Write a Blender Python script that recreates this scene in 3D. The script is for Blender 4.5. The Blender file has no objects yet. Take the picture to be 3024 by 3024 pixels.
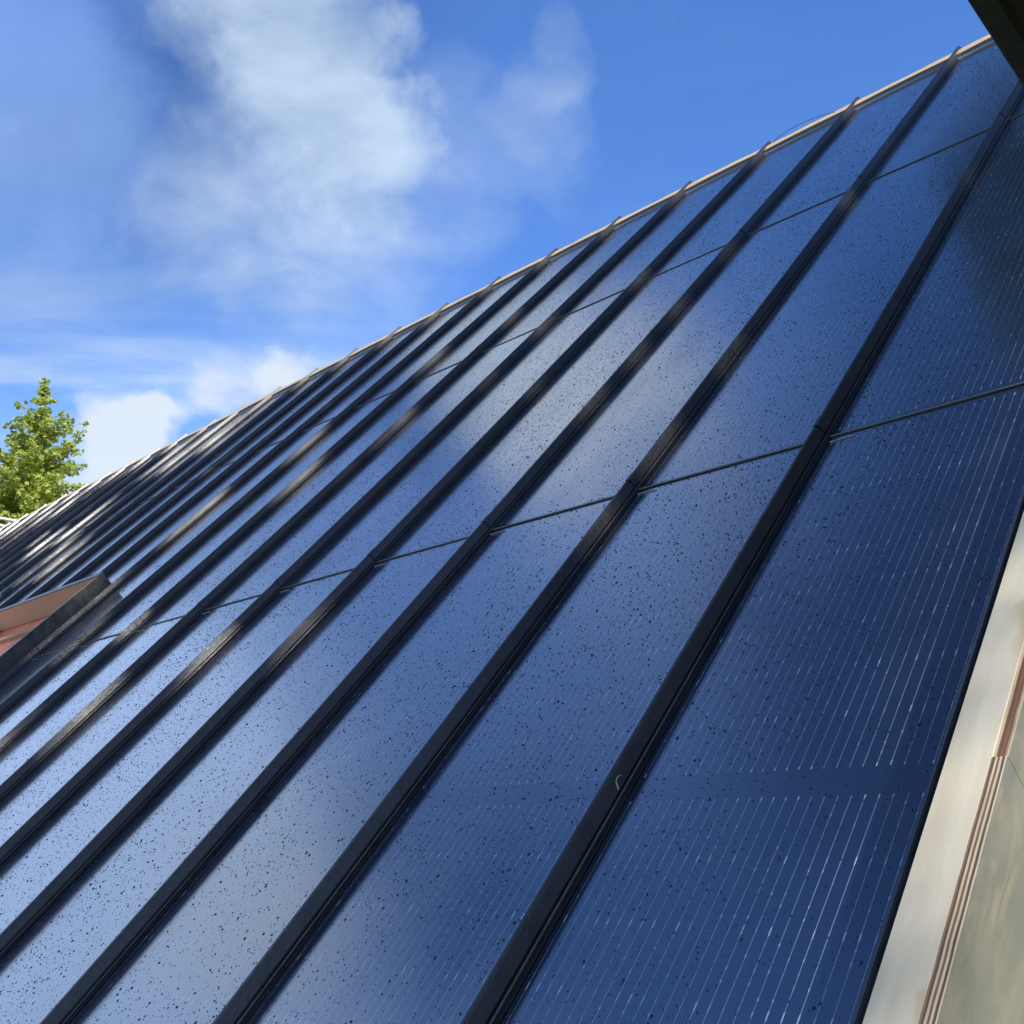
import bpy, bmesh, math, random
import numpy as np
from mathutils import Vector, Matrix

R = math.radians
random.seed(7)
rng = np.random.default_rng(11)
S = bpy.context.scene
COL = S.collection

# ------------------------------------------------------------------ camera
cam_d = bpy.data.cameras.new('camera')
cam = bpy.data.objects.new('camera', cam_d)
COL.objects.link(cam)
cam_d.sensor_width = 36
cam_d.lens = 38.91
cam_d.clip_start = 0.02
cam_d.clip_end = 3000
CAM = Vector((-0.5494, 1.8607, -0.7504))
cr = Vector((-0.701287, -0.712879, -0.00015))
cu = Vector((-0.202393, 0.198900, 0.958893))
cf = Vector((0.683545, -0.672489, 0.283768))
cam.matrix_world = Matrix(((cr.x, cu.x, -cf.x, CAM.x), (cr.y, cu.y, -cf.y, CAM.y), (cr.z, cu.z, -cf.z, CAM.z), (0, 0, 0, 1)))
S.camera = cam

# ------------------------------------------------------------------ light
SUN_AZ, SUN_EL = R(172), R(40)
world = bpy.data.worlds.new('World')
S.world = world
world.use_nodes = True
S.view_settings.view_transform = 'Standard'
S.view_settings.look = 'None'
S.view_settings.gamma = 1
S.view_settings.exposure = 0.96
S.view_settings.use_curve_mapping = False
SKY_STRENGTH = 0.075
SUN_STRENGTH = 4.6

sun_d = bpy.data.lights.new('sun', 'SUN')
sun_d.energy = SUN_STRENGTH
sun_d.angle = R(0.53)
sun_d.color = (1.0, 0.955, 0.89)
sun = bpy.data.objects.new('sun', sun_d)
COL.objects.link(sun)
SD = Vector((math.cos(SUN_EL) * math.cos(SUN_AZ), math.cos(SUN_EL) * math.sin(SUN_AZ), math.sin(SUN_EL)))
sun.rotation_euler = SD.to_track_quat('Z', 'Y').to_euler()
sun.location = SD * 40


class NT:
    """small helper for node trees"""
    def __init__(self, tree):
        self.t = tree
        self.n = tree.nodes
        self.l = tree.links

    def node(self, kind, **kw):
        x = self.n.new(kind)
        for k, v in kw.items():
            setattr(x, k, v)
        return x

    def put(self, sock, v):
        if isinstance(v, bpy.types.NodeSocket):
            self.l.new(v, sock)
        elif v is not None:
            sock.default_value = v

    def math(self, op, a, b=None, c=None, clamp=False):
        x = self.node('ShaderNodeMath', operation=op)
        x.use_clamp = clamp
        self.put(x.inputs[0], a)
        self.put(x.inputs[1], b)
        self.put(x.inputs[2], c)
        return x.outputs[0]

    def vmath(self, op, a, b=None):
        x = self.node('ShaderNodeVectorMath', operation=op)
        self.put(x.inputs[0], a)
        self.put(x.inputs[1], b)
        return x.outputs['Value'] if op in ('DOT_PRODUCT', 'LENGTH') else x.outputs[0]

    def step(self, v, a, b, lo=0.0, hi=1.0):
        x = self.node('ShaderNodeMapRange', interpolation_type='SMOOTHSTEP')
        self.put(x.inputs[0], v)
        self.put(x.inputs[1], a)
        self.put(x.inputs[2], b)
        self.put(x.inputs[3], lo)
        self.put(x.inputs[4], hi)
        return x.outputs[0]

    def noise(self, vec, scale=5, detail=4, rough=0.5, dist=0.0):
        x = self.node('ShaderNodeTexNoise')
        self.put(x.inputs['Vector'], vec)
        x.inputs['Scale'].default_value = scale
        x.inputs['Detail'].default_value = detail
        x.inputs['Roughness'].default_value = rough
        x.inputs['Distortion'].default_value = dist
        return x.outputs[0]

    def mapping(self, vec, scale=(1, 1, 1), loc=(0, 0, 0), rot=(0, 0, 0)):
        x = self.node('ShaderNodeMapping')
        self.put(x.inputs[0], vec)
        x.inputs['Location'].default_value = loc
        x.inputs['Rotation'].default_value = rot
        x.inputs['Scale'].default_value = scale
        return x.outputs[0]

    def mix(self, f, a, b):
        x = self.node('ShaderNodeMix', data_type='RGBA')
        self.put(x.inputs[0], f)
        for s, v in ((x.inputs[6], a), (x.inputs[7], b)):
            if isinstance(v, tuple):
                v = (v[0], v[1], v[2], 1)
            self.put(s, v)
        return x.outputs[2]

    def ramp(self, f, stops):
        x = self.node('ShaderNodeValToRGB')
        e = x.color_ramp.elements
        while len(e) > 1:
            e.remove(e[-1])
        e[0].position = stops[0][0]
        e[0].color = (*stops[0][1], 1)
        for p, c in stops[1:]:
            q = e.new(p)
            q.color = (*c, 1)
        self.put(x.inputs[0], f)
        return x.outputs[0]


# ---- sky: Nishita + clouds living in world directions
w_ = NT(world.node_tree)
bg = [n for n in w_.n if n.type == 'BACKGROUND'][0]
tex = w_.node('ShaderNodeTexSky', sky_type='NISHITA')
tex.sun_disc = False
tex.sun_elevation = SUN_EL
tex.sun_rotation = R(90) - SUN_AZ
tex.altitude = 50
tex.air_density = 1.0
tex.dust_density = 0.6
tex.ozone_density = 1.6
tc = w_.node('ShaderNodeTexCoord')
D = w_.vmath('NORMALIZE', tc.outputs['Generated'])
sep = w_.node('ShaderNodeSeparateXYZ')
w_.put(sep.inputs[0], D)
hs = w_.node('ShaderNodeHueSaturation')
hs.inputs['Saturation'].default_value = 1.10
zen = w_.node('ShaderNodeCombineXYZ')
zf = w_.step(sep.outputs[2], 0.78, 0.94, 1.0, 0.30)
left_dark = w_.step(w_.vmath('DOT_PRODUCT', D, (0.750, -0.170, 0.639)), math.cos(R(24)), math.cos(R(0)), 1.0, 0.60)
zf = w_.math('MULTIPLY', zf, left_dark)
w_.put(zen.inputs[0], w_.math('MULTIPLY', zf, 1.08))
w_.put(zen.inputs[1], w_.math('MULTIPLY', zf, 1.31))
w_.put(zen.inputs[2], w_.math('MULTIPLY', zf, 1.84))
w_.put(hs.inputs['Color'], w_.vmath('MULTIPLY', tex.outputs[0], zen.outputs[0]))
# project direction on a flat cloud layer so that streaks converge to the horizon
inv = w_.math('DIVIDE', 1.0, w_.math('ADD', w_.math('MAXIMUM', sep.outputs[2], 0.0), 0.12))
cmb = w_.node('ShaderNodeCombineXYZ')
w_.put(cmb.inputs[0], w_.math('MULTIPLY', sep.outputs[0], inv))
w_.put(cmb.inputs[1], w_.math('MULTIPLY', sep.outputs[1], inv))
w_.put(cmb.inputs[2], 0.3)
P = cmb.outputs[0]
n_soft = w_.noise(P, 1.6, 7, 0.55, 0.6)
n_fine = w_.noise(P, 5.0, 8, 0.6, 0.3)
n_cirr = w_.noise(w_.mapping(w_.mapping(P, rot=(0, 0, R(-50))), (0.75, 2.6, 1), loc=(0.4, 0.2, 0)), 1.3, 7, 0.56, 0.5)
n_puff = w_.noise(D, 9.0, 8, 0.55, 0.2)


def warp(scale, amount):
    x = w_.node('ShaderNodeTexNoise')
    w_.put(x.inputs['Vector'], D)
    x.inputs['Scale'].default_value = scale
    x.inputs['Detail'].default_value = 5
    x.inputs['Roughness'].default_value = 0.6
    return w_.vmath('MULTIPLY', w_.vmath('SUBTRACT', x.outputs[1], (0.5, 0.5, 0.5)), (amount, amount, amount))


DW = w_.vmath('NORMALIZE', w_.vmath('ADD', D, w_.vmath('ADD', warp(3.5, 0.22), warp(12.0, 0.09))))


def blob(d, inner, outer, amp):
    d = Vector(d).normalized()
    v = w_.vmath('DOT_PRODUCT', DW, tuple(d))
    return w_.step(v, math.cos(R(outer)), math.cos(R(inner)), 0.0, amp)


def total(items):
    acc = None
    for b in items:
        acc = b if acc is None else w_.math('ADD', acc, b)
    return acc


SOFT = [  # (direction, inner deg, outer deg, strength)
    ((0.655, -0.385, 0.650), 0.0, 6.0, 0.60), ((0.670, -0.420, 0.612), 0.0, 5.5, 0.60),
    ((0.682, -0.455, 0.572), 0.0, 5.0, 0.45), ((0.676, -0.495, 0.548), 0.0, 4.5, 0.55),
    ((0.725, -0.440, 0.530), 0.0, 8.0, 0.34), ((0.778, -0.350, 0.520), 0.0, 4.0, 0.20),
    ((0.560, -0.600, 0.572), 0.0, 3.6, 0.13), ((0.541, -0.580, 0.610), 0.0, 2.5, 0.14),
    ((0.640, -0.535, 0.550), 0.0, 6.0, 0.14), ((0.72, -0.50, 0.48), 0.0, 8.0, 0.20),
    ((0.846, 0.078, 0.527), 0.0, 7.0, 0.6), ((0.60, -0.20, 0.77), 0.0, 9.0, 0.25),
]
BRIGHT = [((0.93, 0.00, 0.36), 2.0, 15.0, 0.9), ((0.92, 0.25, 0.33), 4.0, 22.0, 1.0), ((0.87, -0.02, 0.50), 0.0, 13.0, 0.5), ((0.5, 0.8, 0.30), 10.0, 45.0, 1.0), ((0.80, -0.20, 0.56), 0.0, 9.0, 0.25)]
WHITE = [((0.610, -0.330, 0.72), 0.0, 7.5, 1.0), ((0.845, 0.090, 0.527), 0.0, 6.5, 0.6), ((0.4, 0.85, 0.35), 10.0, 40.0, 0.8)]
PUFF = [
    ((0.866, -0.378, 0.322), 0.5, 3.6, 0.72), ((0.850, -0.400, 0.318), 0.5, 3.4, 0.50),
    ((0.799, -0.470, 0.375), 0.5, 3.8, 0.42), ((0.773, -0.495, 0.392), 0.5, 3.2, 0.42),
]
soft = total([blob(*b) for b in SOFT])
puff = total([blob(*b) for b in PUFF])
low = w_.step(sep.outputs[2], 0.56, 0.22)
low2 = w_.step(sep.outputs[2], 0.33, 0.03)
wisp = w_.math('ADD', w_.math('MULTIPLY', n_soft, 0.55), w_.math('MULTIPLY', n_fine, 0.45))
d_soft = w_.math('MULTIPLY', soft, w_.step(wisp, 0.28, 0.70, 0.25, 1.75))
d_soft = w_.math('SUBTRACT', 1.0, w_.math('POWER', 2.718, w_.math('MULTIPLY', d_soft, -1.15)))
d_cirr = w_.math('MULTIPLY', w_.step(n_cirr, 0.40, 0.66), w_.math('ADD', 0.035, w_.math('MULTIPLY', low, 0.95)))
d_cirr = w_.math('ADD', d_cirr, w_.math('MULTIPLY', low, 0.22))
d_puff = w_.step(w_.math('ADD', puff, w_.math('MULTIPLY', w_.math('SUBTRACT', n_puff, 0.5), 2.4)), 0.30, 1.05)
dens = w_.math('SUBTRACT', 1.0, w_.math('MULTIPLY', w_.math('SUBTRACT', 1.0, d_soft), w_.math('SUBTRACT', 1.0, d_cirr)))
dens = w_.math('ADD', dens, w_.math('MULTIPLY', low2, 0.25))
dens = w_.math('MINIMUM', dens, 0.86)
veil = w_.mix(w_.step(n_fine, 0.30, 0.68), w_.mix(low, (3.0, 4.0, 5.4), (3.5, 4.8, 6.7)), w_.mix(low, (4.6, 5.6, 6.9), (4.3, 5.6, 7.3)))
c1 = w_.mix(dens, hs.outputs[0], veil)
c2 = w_.mix(w_.math('MULTIPLY', d_puff, 0.85), c1, (5.6, 6.1, 6.5))
glow = total([blob(*b) for b in BRIGHT])
glow = w_.math('MULTIPLY', w_.math('MINIMUM', glow, 1.0), w_.step(wisp, 0.25, 0.60, 0.72, 1.0))
c2 = w_.mix(glow, c2, (4.5, 6.4, 10.2))
mid = total([blob(*b) for b in (((0.70, -0.13, 0.70), 0.0, 14.0, 0.7), ((0.56, -0.30, 0.77), 0.0, 12.0, 0.5))])
c2 = w_.mix(w_.math('MULTIPLY', w_.math('MINIMUM', mid, 1.0), w_.step(wisp, 0.25, 0.65, 0.7, 1.0)), c2, (1.5, 2.8, 6.6))
white = total([blob(*b) for b in WHITE])
c2 = w_.mix(w_.math('MULTIPLY', w_.math('MINIMUM', white, 1.0), w_.step(wisp, 0.3, 0.62, 0.35, 1.0)), c2, (4.9, 5.7, 6.8))
w_.put(bg.inputs[0], c2)
bg.inputs[1].default_value = SKY_STRENGTH

# ------------------------------------------------------------------ roof frame
TH = R(47.0)
W = 0.475
E1 = Vector((1, 0, 0))
E2 = Vector((0, -math.cos(TH), math.sin(TH)))
EN = Vector((0, math.sin(TH), math.cos(TH)))
V_EAVE, V_B, V_A, V_R = -3.94 * W, 0.0, 3.94 * W, 6.976 * W
ROOF_ROT = Matrix(((-E1.x, E2.x, EN.x), (-E1.y, E2.y, EN.y), (-E1.z, E2.z, EN.z)))


def RP(u, v, n=0.0):
    return E1 * u + E2 * v + EN * n


def roof_mat(u, v, n=0.0):
    m = ROOF_ROT.to_4x4()
    m.translation = RP(u, v, n)
    return m


# ------------------------------------------------------------------ object helpers
def tag(o, label, cat=None, group=None, kind=None):
    if label:
        o['label'] = label
    if cat:
        o['category'] = cat
    if group:
        o['group'] = group
    if kind:
        o['kind'] = kind
    return o


def empty(name, m=None):
    o = bpy.data.objects.new(name, None)
    o.empty_display_size = 0.1
    COL.objects.link(o)
    if m is not None:
        o.matrix_world = m
    return o


def link(name, me, mats, parent=None, m=None, smooth=False):
    o = bpy.data.objects.new(name, me)
    for x in (mats if isinstance(mats, (list, tuple)) else [mats]):
        if x.name not in [q.name for q in me.materials]:
            me.materials.append(x)
    COL.objects.link(o)
    if smooth:
        me.polygons.foreach_set('use_smooth', [True] * len(me.polygons))
    if parent is not None:
        o.parent = parent
    elif m is not None:
        o.matrix_world = m
    return o


def mesh_bm(bm, name, recalc=True):
    if recalc:
        bmesh.ops.recalc_face_normals(bm, faces=bm.faces)
    me = bpy.data.meshes.new(name)
    bm.to_mesh(me)
    bm.free()
    return me


def box(bm, x0, x1, y0, y1, z0, z1, mi=0):
    v = [bm.verts.new(p) for p in ((x0, y0, z0), (x1, y0, z0), (x1, y1, z0), (x0, y1, z0), (x0, y0, z1), (x1, y0, z1), (x1, y1, z1), (x0, y1, z1))]
    fs = []
    for q in ((0, 3, 2, 1), (4, 5, 6, 7), (0, 1, 5, 4), (1, 2, 6, 5), (2, 3, 7, 6), (3, 0, 4, 7)):
        f = bm.faces.new([v[i] for i in q])
        f.material_index = mi
        fs.append(f)
    return v, fs


def ubox(bm, u0, u1, v0, v1, n0, n1, mi=0):
    return box(bm, -u1, -u0, v0, v1, n0, n1, mi)


def bevel(bm, w, seg=2):
    es = [e for e in bm.edges if len(e.link_faces) == 2 and e.calc_face_angle(0) > 0.5]
    bmesh.ops.bevel(bm, geom=es, offset=w, segments=seg, affect='EDGES', profile=0.7, clamp_overlap=True)


def extrude_profile(bm, prof, v0, v1, cap=True, steps=1, wob=None):
    """closed profile of (u,n) swept along v"""
    rings = []
    for i in range(steps + 1):
        y = v0 + (v1 - v0) * i / steps
        rings.append([bm.verts.new((-(u + (wob(y, u, n) if wob else 0)), y, n)) for u, n in prof])
    k = len(prof)
    for a, b in zip(rings, rings[1:]):
        for i in range(k):
            bm.faces.new((a[i], a[(i + 1) % k], b[(i + 1) % k], b[i]))
    if cap:
        bm.faces.new(rings[0])
        bm.faces.new(rings[-1])


def tube(bm, pts, rad, seg=8, cap=True):
    pts = [Vector(p) for p in pts]
    rads = rad if isinstance(rad, (list, tuple)) else [rad] * len(pts)
    rings = []
    prev = None
    for i, p in enumerate(pts):
        t = (pts[min(i + 1, len(pts) - 1)] - pts[max(i - 1, 0)]).normalized()
        if prev is None:
            a = t.orthogonal().normalized()
        else:
            a = (prev - t * prev.dot(t)).normalized()
        prev = a
        b = t.cross(a)
        rings.append([bm.verts.new(p + (a * math.cos(2 * math.pi * j / seg) + b * math.sin(2 * math.pi * j / seg)) * rads[i]) for j in range(seg)])
    for x, y in zip(rings, rings[1:]):
        for j in range(seg):
            bm.faces.new((x[j], x[(j + 1) % seg], y[(j + 1) % seg], y[j]))
    if cap:
        bm.faces.new(rings[0])
        bm.faces.new(rings[-1])


# ------------------------------------------------------------------ materials
def mat(name):
    m = bpy.data.materials.new(name)
    m.use_nodes = True
    t = NT(m.node_tree)
    b = [x for x in t.n if x.type == 'BSDF_PRINCIPLED'][0]
    return m, t, b


def objco(t):
    return t.node('ShaderNodeTexCoord').outputs['Object']


def bump(t, b, h, strength=0.2, dist=0.002):
    x = t.node('ShaderNodeBump')
    x.inputs['Strength'].default_value = strength
    x.inputs['Distance'].default_value = dist
    t.put(x.inputs['Height'], h)
    t.put(b.inputs['Normal'], x.outputs[0])


def panel_material(name, L):
    m, t, b = mat(name)
    co = objco(t)
    sp = t.node('ShaderNodeSeparateXYZ')
    t.put(sp.inputs[0], co)
    u = t.math('MULTIPLY', sp.outputs[0], -1.0)
    v = sp.outputs[1]
    pitch = 0.0366 * W
    x = t.math('DIVIDE', t.math('SUBTRACT', u, 0.0035), pitch)
    dist = t.math('MULTIPLY', t.math('ABSOLUTE', t.math('SUBTRACT', t.math('FRACT', x), 0.5)), pitch)
    # rows of half cells measured from the gap in the middle of the panel
    row = 0.207 * W
    vr = t.math('ABSOLUTE', t.math('SUBTRACT', v, L / 2))
    y = t.math('DIVIDE', t.math('SUBTRACT', vr, 0.047 * W), row)
    dn = t.math('MULTIPLY', t.math('ABSOLUTE', t.math('SUBTRACT', t.math('FRACT', t.math('ADD', y, 0.5)), 0.5)), row)
    node_m = t.step(dn, 0.0075, 0.0035)
    crack = t.step(dn, 0.0011, 0.0004)
    active = t.math('MULTIPLY', t.step(u, 0.052 * W, 0.054 * W), t.step(u, 0.962 * W, 0.960 * W))
    active = t.math('MULTIPLY', active, t.step(vr, 0.047 * W, 0.049 * W))
    active = t.math('MULTIPLY', active, t.step(vr, L / 2 - 0.020, L / 2 - 0.022))
    line = t.step(dist, 0.00062, 0.00034)
    wide = t.step(dist, 0.00105, 0.0006)
    # small solder dots strung along every wire
    cell = t.node('ShaderNodeTexWhiteNoise', noise_dimensions='2D')
    vv = t.node('ShaderNodeCombineXYZ')
    t.put(vv.inputs[0], t.math('FLOOR', x))
    t.put(vv.inputs[1], t.math('FLOOR', t.math('DIVIDE', v, 0.0165)))
    t.put(cell.inputs['Vector'], vv.outputs[0])
    dots = t.step(cell.outputs['Value'], 0.72, 0.95)
    dn2 = t.math('MULTIPLY', t.math('ABSOLUTE', t.math('SUBTRACT', t.math('FRACT', t.math('DIVIDE', v, 0.0165)), 0.5)), 0.0165)
    dots = t.math('MULTIPLY', dots, t.step(dn2, 0.0026, 0.0014))
    wn2 = t.node('ShaderNodeTexWhiteNoise', noise_dimensions='2D')
    v2 = t.node('ShaderNodeCombineXYZ')
    t.put(v2.inputs[0], t.math('FLOOR', x))
    t.put(v2.inputs[1], t.math('FLOOR', t.math('ADD', y, 0.5)))
    t.put(wn2.inputs['Vector'], v2.outputs[0])
    node_m = t.math('MULTIPLY', node_m, t.step(wn2.outputs['Value'], 0.25, 1.0, 0.05, 0.85))
    hot = t.math('MAXIMUM', node_m, t.math('MULTIPLY', dots, 0.5))
    fine = t.noise(t.mapping(co, (1.5, 0.4, 1)), 9, 3, 0.5)
    strength = t.step(fine, 0.3, 0.7, 0.6, 1.0)
    lm = t.math('MULTIPLY', t.math('MULTIPLY', line, active), strength)
    hm = t.math('MULTIPLY', t.math('MULTIPLY', wide, active), hot)
    # hairline fingers of the cell, running with the slope
    hair = t.noise(t.mapping(co, (420, 1.6, 1)), 1.0, 2, 0.6)
    cloud = t.noise(co, 2.4, 3, 0.5)
    base = t.mix(t.step(cloud, 0.3, 0.7), (0.0032, 0.0065, 0.018), (0.0042, 0.0085, 0.024))
    base = t.mix(t.math('MULTIPLY', t.step(hair, 0.52, 0.75), 0.35), base, (0.009, 0.017, 0.042))
    base = t.mix(t.math('MULTIPLY', active, 0.0), base, base)
    gapm = t.math('SUBTRACT', 1.0, active)
    base = t.mix(t.math('MULTIPLY', gapm, 0.75), base, (0.003, 0.0062, 0.016))
    base = t.mix(t.math('MULTIPLY', t.math('MULTIPLY', crack, active), 0.5), base, (0.003, 0.006, 0.02))
    base = t.mix(t.math('MULTIPLY', lm, 0.75), base, (0.27, 0.32, 0.41))
    base = t.mix(t.math('MINIMUM', t.math('MULTIPLY', hm, 1.0), 1.0), base, (0.50, 0.54, 0.58))
    runs = t.noise(t.mapping(co, (26, 1.1, 1)), 1.0, 4, 0.6, 0.3)
    patch = t.noise(t.mapping(co, (2.2, 1.0, 1), loc=(4, 1, 0)), 1.6, 3, 0.5)
    grime = t.math('MULTIPLY', t.step(runs, 0.52, 0.72), t.step(patch, 0.45, 0.7))
    edge = t.step(t.math('MINIMUM', u, t.math('SUBTRACT', W, u)), 0.030, 0.012)
    film = t.math('MULTIPLY', t.math('MAXIMUM', grime, t.math('MULTIPLY', edge, t.step(runs, 0.35, 0.65))), 0.05)
    base = t.mix(film, base, (0.30, 0.30, 0.28))
    t.put(b.inputs['Base Color'], base)
    b.inputs['IOR'].default_value = 2.6
    b.inputs['Coat Weight'].default_value = 1.0
    b.inputs['Coat IOR'].default_value = 1.75
    rough = t.step(t.noise(t.mapping(co, (3, 0.7, 1)), 3.0, 4, 0.6), 0.25, 0.75, 0.12, 0.19)
    rough = t.math('ADD', rough, t.math('MULTIPLY', grime, 0.05))
    t.put(b.inputs['Roughness'], rough)
    t.put(b.inputs['Coat Roughness'], rough)
    return m


M = {}
M['glass_long'] = panel_material('solar_glass_long', V_A - V_B)
M['glass_top'] = panel_material('solar_glass_top', V_R - V_A)

m, t, b = mat('black_coated_steel')
co = objco(t)
g = t.noise(t.mapping(co, (1, 0.6, 1)), 160, 3, 0.65)
g2 = t.noise(co, 14, 4, 0.6)
t.put(b.inputs['Base Color'], t.mix(t.step(g2, 0.3, 0.75), (0.006, 0.0062, 0.0060), (0.014, 0.0138, 0.0125)))
t.put(b.inputs['Roughness'], t.step(g, 0.3, 0.7, 0.29, 0.42))
b.inputs['IOR'].default_value = 1.55
b.inputs['Specular IOR Level'].default_value = 0.38
bump(t, b, g, 0.35, 0.0012)
M['steel'] = m

m, t, b = mat('curb_flashing')
co = objco(t)
g = t.noise(co, 28, 5, 0.65)
g2 = t.noise(co, 220, 2, 0.6)
t.put(b.inputs['Base Color'], t.mix(t.step(g, 0.3, 0.7), (0.020, 0.019, 0.017), (0.065, 0.060, 0.048)))
t.put(b.inputs['Roughness'], t.step(g2, 0.3, 0.7, 0.35, 0.6))
bump(t, b, g2, 0.2, 0.001)
M['curb'] = m

m, t, b = mat('grey_trim')
co = objco(t)
g = t.noise(co, 60, 3, 0.6)
t.put(b.inputs['Base Color'], t.mix(g, (0.07, 0.075, 0.085), (0.13, 0.138, 0.15)))
b.inputs['Roughness'].default_value = 0.42
M['trim'] = m

m, t, b = mat('glint_strip')  # pale colour standing in for a highlight on the glass
co = objco(t)
g = t.noise(co, 90, 3, 0.6)
t.put(b.inputs['Base Color'], t.mix(g, (0.22, 0.27, 0.34), (0.38, 0.44, 0.52)))
b.inputs['Roughness'].default_value = 0.4
M['clip'] = m

m, t, b = mat('upstand_grey')
co = objco(t)
g = t.noise(co, 20, 4, 0.6)
t.put(b.inputs['Base Color'], t.mix(g, (0.085, 0.097, 0.13), (0.12, 0.132, 0.165)))
b.inputs['Roughness'].default_value = 0.5
M['upstand'] = m


def wood(name, c1, c2, c3, rough=0.65, grain=(70, 2.2, 70), stain=None):
    m, t, b = mat(name)
    co = objco(t)
    g = t.noise(t.mapping(co, grain), 1.0, 5, 0.6, 0.4)
    k = t.noise(t.mapping(co, (7, 1.6, 7)), 1.0, 4, 0.55, 1.2)
    c = t.mix(t.step(g, 0.3, 0.75), c1, c2)
    c = t.mix(t.math('MULTIPLY', t.step(k, 0.55, 0.78), 0.7), c, c3)
    if stain:
        k2 = t.noise(t.mapping(co, (16, 7, 16), loc=(3, 1, 0)), 1.0, 3, 0.5, 0.6)
        c = t.mix(t.math('MULTIPLY', t.step(k2, 0.60, 0.74), 0.75), c, stain)
        vor = t.node('ShaderNodeTexVoronoi')
        t.put(vor.inputs['Vector'], t.mapping(co, (9, 4.5, 9)))
        t.put(c.node.inputs[0], c.node.inputs[0].default_value) if False else None
        c = t.mix(t.math('MULTIPLY', t.step(vor.outputs['Distance'], 0.05, 0.01), 0.35), c, (0.30, 0.21, 0.13))
    t.put(b.inputs['Base Color'], c)
    b.inputs['Roughness'].default_value = rough
    bump(t, b, g, 0.12, 0.0008)
    return m


M['cream'] = wood('planed_pale_timber', (0.405, 0.355, 0.255), (0.465, 0.422, 0.320), (0.395, 0.325, 0.205), 0.65, (48, 7.0, 48), (0.31, 0.235, 0.125))
M['ridge'] = wood('ridge_timber', (0.40, 0.285, 0.145), (0.50, 0.375, 0.21), (0.34, 0.22, 0.10), 0.6, (2.0, 80, 60))
M['batten'] = wood('batten_timber', (0.34, 0.24, 0.13), (0.42, 0.31, 0.18), (0.25, 0.16, 0.08), 0.7, (2.2, 60, 60))

m, t, b = mat('plywood_face')
co = objco(t)
g = t.noise(t.mapping(co, (1, 2.0, 26)), 1.0, 5, 0.6, 0.6)
k = t.noise(t.mapping(co, (1, 3.2, 9.0), rot=(R(8), 0, 0)), 1.0, 4, 0.55, 1.4)
k2 = t.noise(t.mapping(co, (1, 5, 12), loc=(5, 2, 1)), 1.0, 4, 0.6, 2.0)
c = t.mix(t.step(k, 0.35, 0.68), (0.105, 0.103, 0.078), (0.145, 0.137, 0.10))
c = t.mix(t.math('MULTIPLY', t.step(k2, 0.50, 0.66), 0.6), c, (0.185, 0.155, 0.10))
c = t.mix(t.math('MULTIPLY', t.step(k2, 0.44, 0.30), 0.5), c, (0.092, 0.098, 0.09))
c = t.mix(t.math('MULTIPLY', t.step(g, 0.55, 0.8), 0.3), c, (0.08, 0.065, 0.045))
t.put(b.inputs['Base Color'], c)
b.inputs['Roughness'].default_value = 0.6
M['plyface'] = m


def ply_edge(name, stops, wob=0.0011):
    m, t, b = mat(name)
    co = objco(t)
    sp = t.node('ShaderNodeSeparateXYZ')
    t.put(sp.inputs[0], co)
    n = t.noise(t.mapping(co, (40, 9, 1)), 1.0, 4, 0.6)
    x = t.math('ADD', t.math('MULTIPLY', sp.outputs[0], -1.0), t.math('MULTIPLY', t.math('SUBTRACT', n, 0.5), wob * 2))
    f = t.math('DIVIDE', x, 0.015, clamp=True)
    c = t.ramp(f, stops)
    c.node.color_ramp.interpolation = 'LINEAR'
    fib = t.noise(t.mapping(co, (300, 14, 1)), 1.0, 4, 0.65)
    c = t.mix(t.step(fib, 0.45, 0.8, 0.0, 0.45), c, (0.12, 0.07, 0.04))
    t.put(b.inputs['Base Color'], c)
    b.inputs['Roughness'].default_value = 0.7
    bump(t, b, fib, 0.4, 0.0015)
    return m


CR, DK, MD = (0.40, 0.31, 0.185), (0.070, 0.040, 0.032), (0.20, 0.12, 0.065)
# u grows towards the timber: outer face at u=0
st = []
lay = [(0, .10, (0.42, 0.36, 0.25)), (.13, .27, DK), (.30, .43, CR), (.46, .58, (0.10, 0.06, 0.045)), (.61, .74, CR), (.77, .90, DK), (.93, 1.0, MD)]
for a_, b_, c_ in lay:
    st += [(a_, c_), (b_, c_)]
M['plyedge'] = ply_edge('plywood_edge', st)
M['plyedge2'] = ply_edge('plywood_edge_upper', [(0, (0.38, 0.31, 0.20)), (.14, (0.34, 0.26, 0.16)), (.19, (0.18, 0.12, 0.075)), (.26, (0.26, 0.17, 0.11)), (.30, (0.05, 0.025, 0.015)),
                                                (.34, (0.09, 0.036, 0.018)), (.50, (0.15, 0.068, 0.03)), (.70, (0.075, 0.03, 0.017)), (.80, (0.10, 0.065, 0.05)), (.86, (0.30, 0.2, 0.13)), (.90, CR), (1.0, CR)], 0.0008)

m, t, b = mat('taupe_board')
co = objco(t)
g = t.noise(co, 6, 3, 0.5)
t.put(b.inputs['Base Color'], t.mix(g, (0.50, 0.345, 0.28), (0.54, 0.38, 0.31)))
b.inputs['Roughness'].default_value = 0.7
M['taupe'] = m

m, t, b = mat('salmon_membrane')
co = objco(t)
g = t.noise(t.mapping(co, (3, 9, 1), rot=(0, 0, R(20))), 2.0, 4, 0.6, 1.0)
t.put(b.inputs['Base Color'], t.mix(t.step(g, 0.3, 0.7), (0.70, 0.17, 0.075), (0.80, 0.27, 0.15)))
b.inputs['Roughness'].default_value = 0.45
bump(t, b, g, 0.6, 0.02)
M['membrane'] = m

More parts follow.
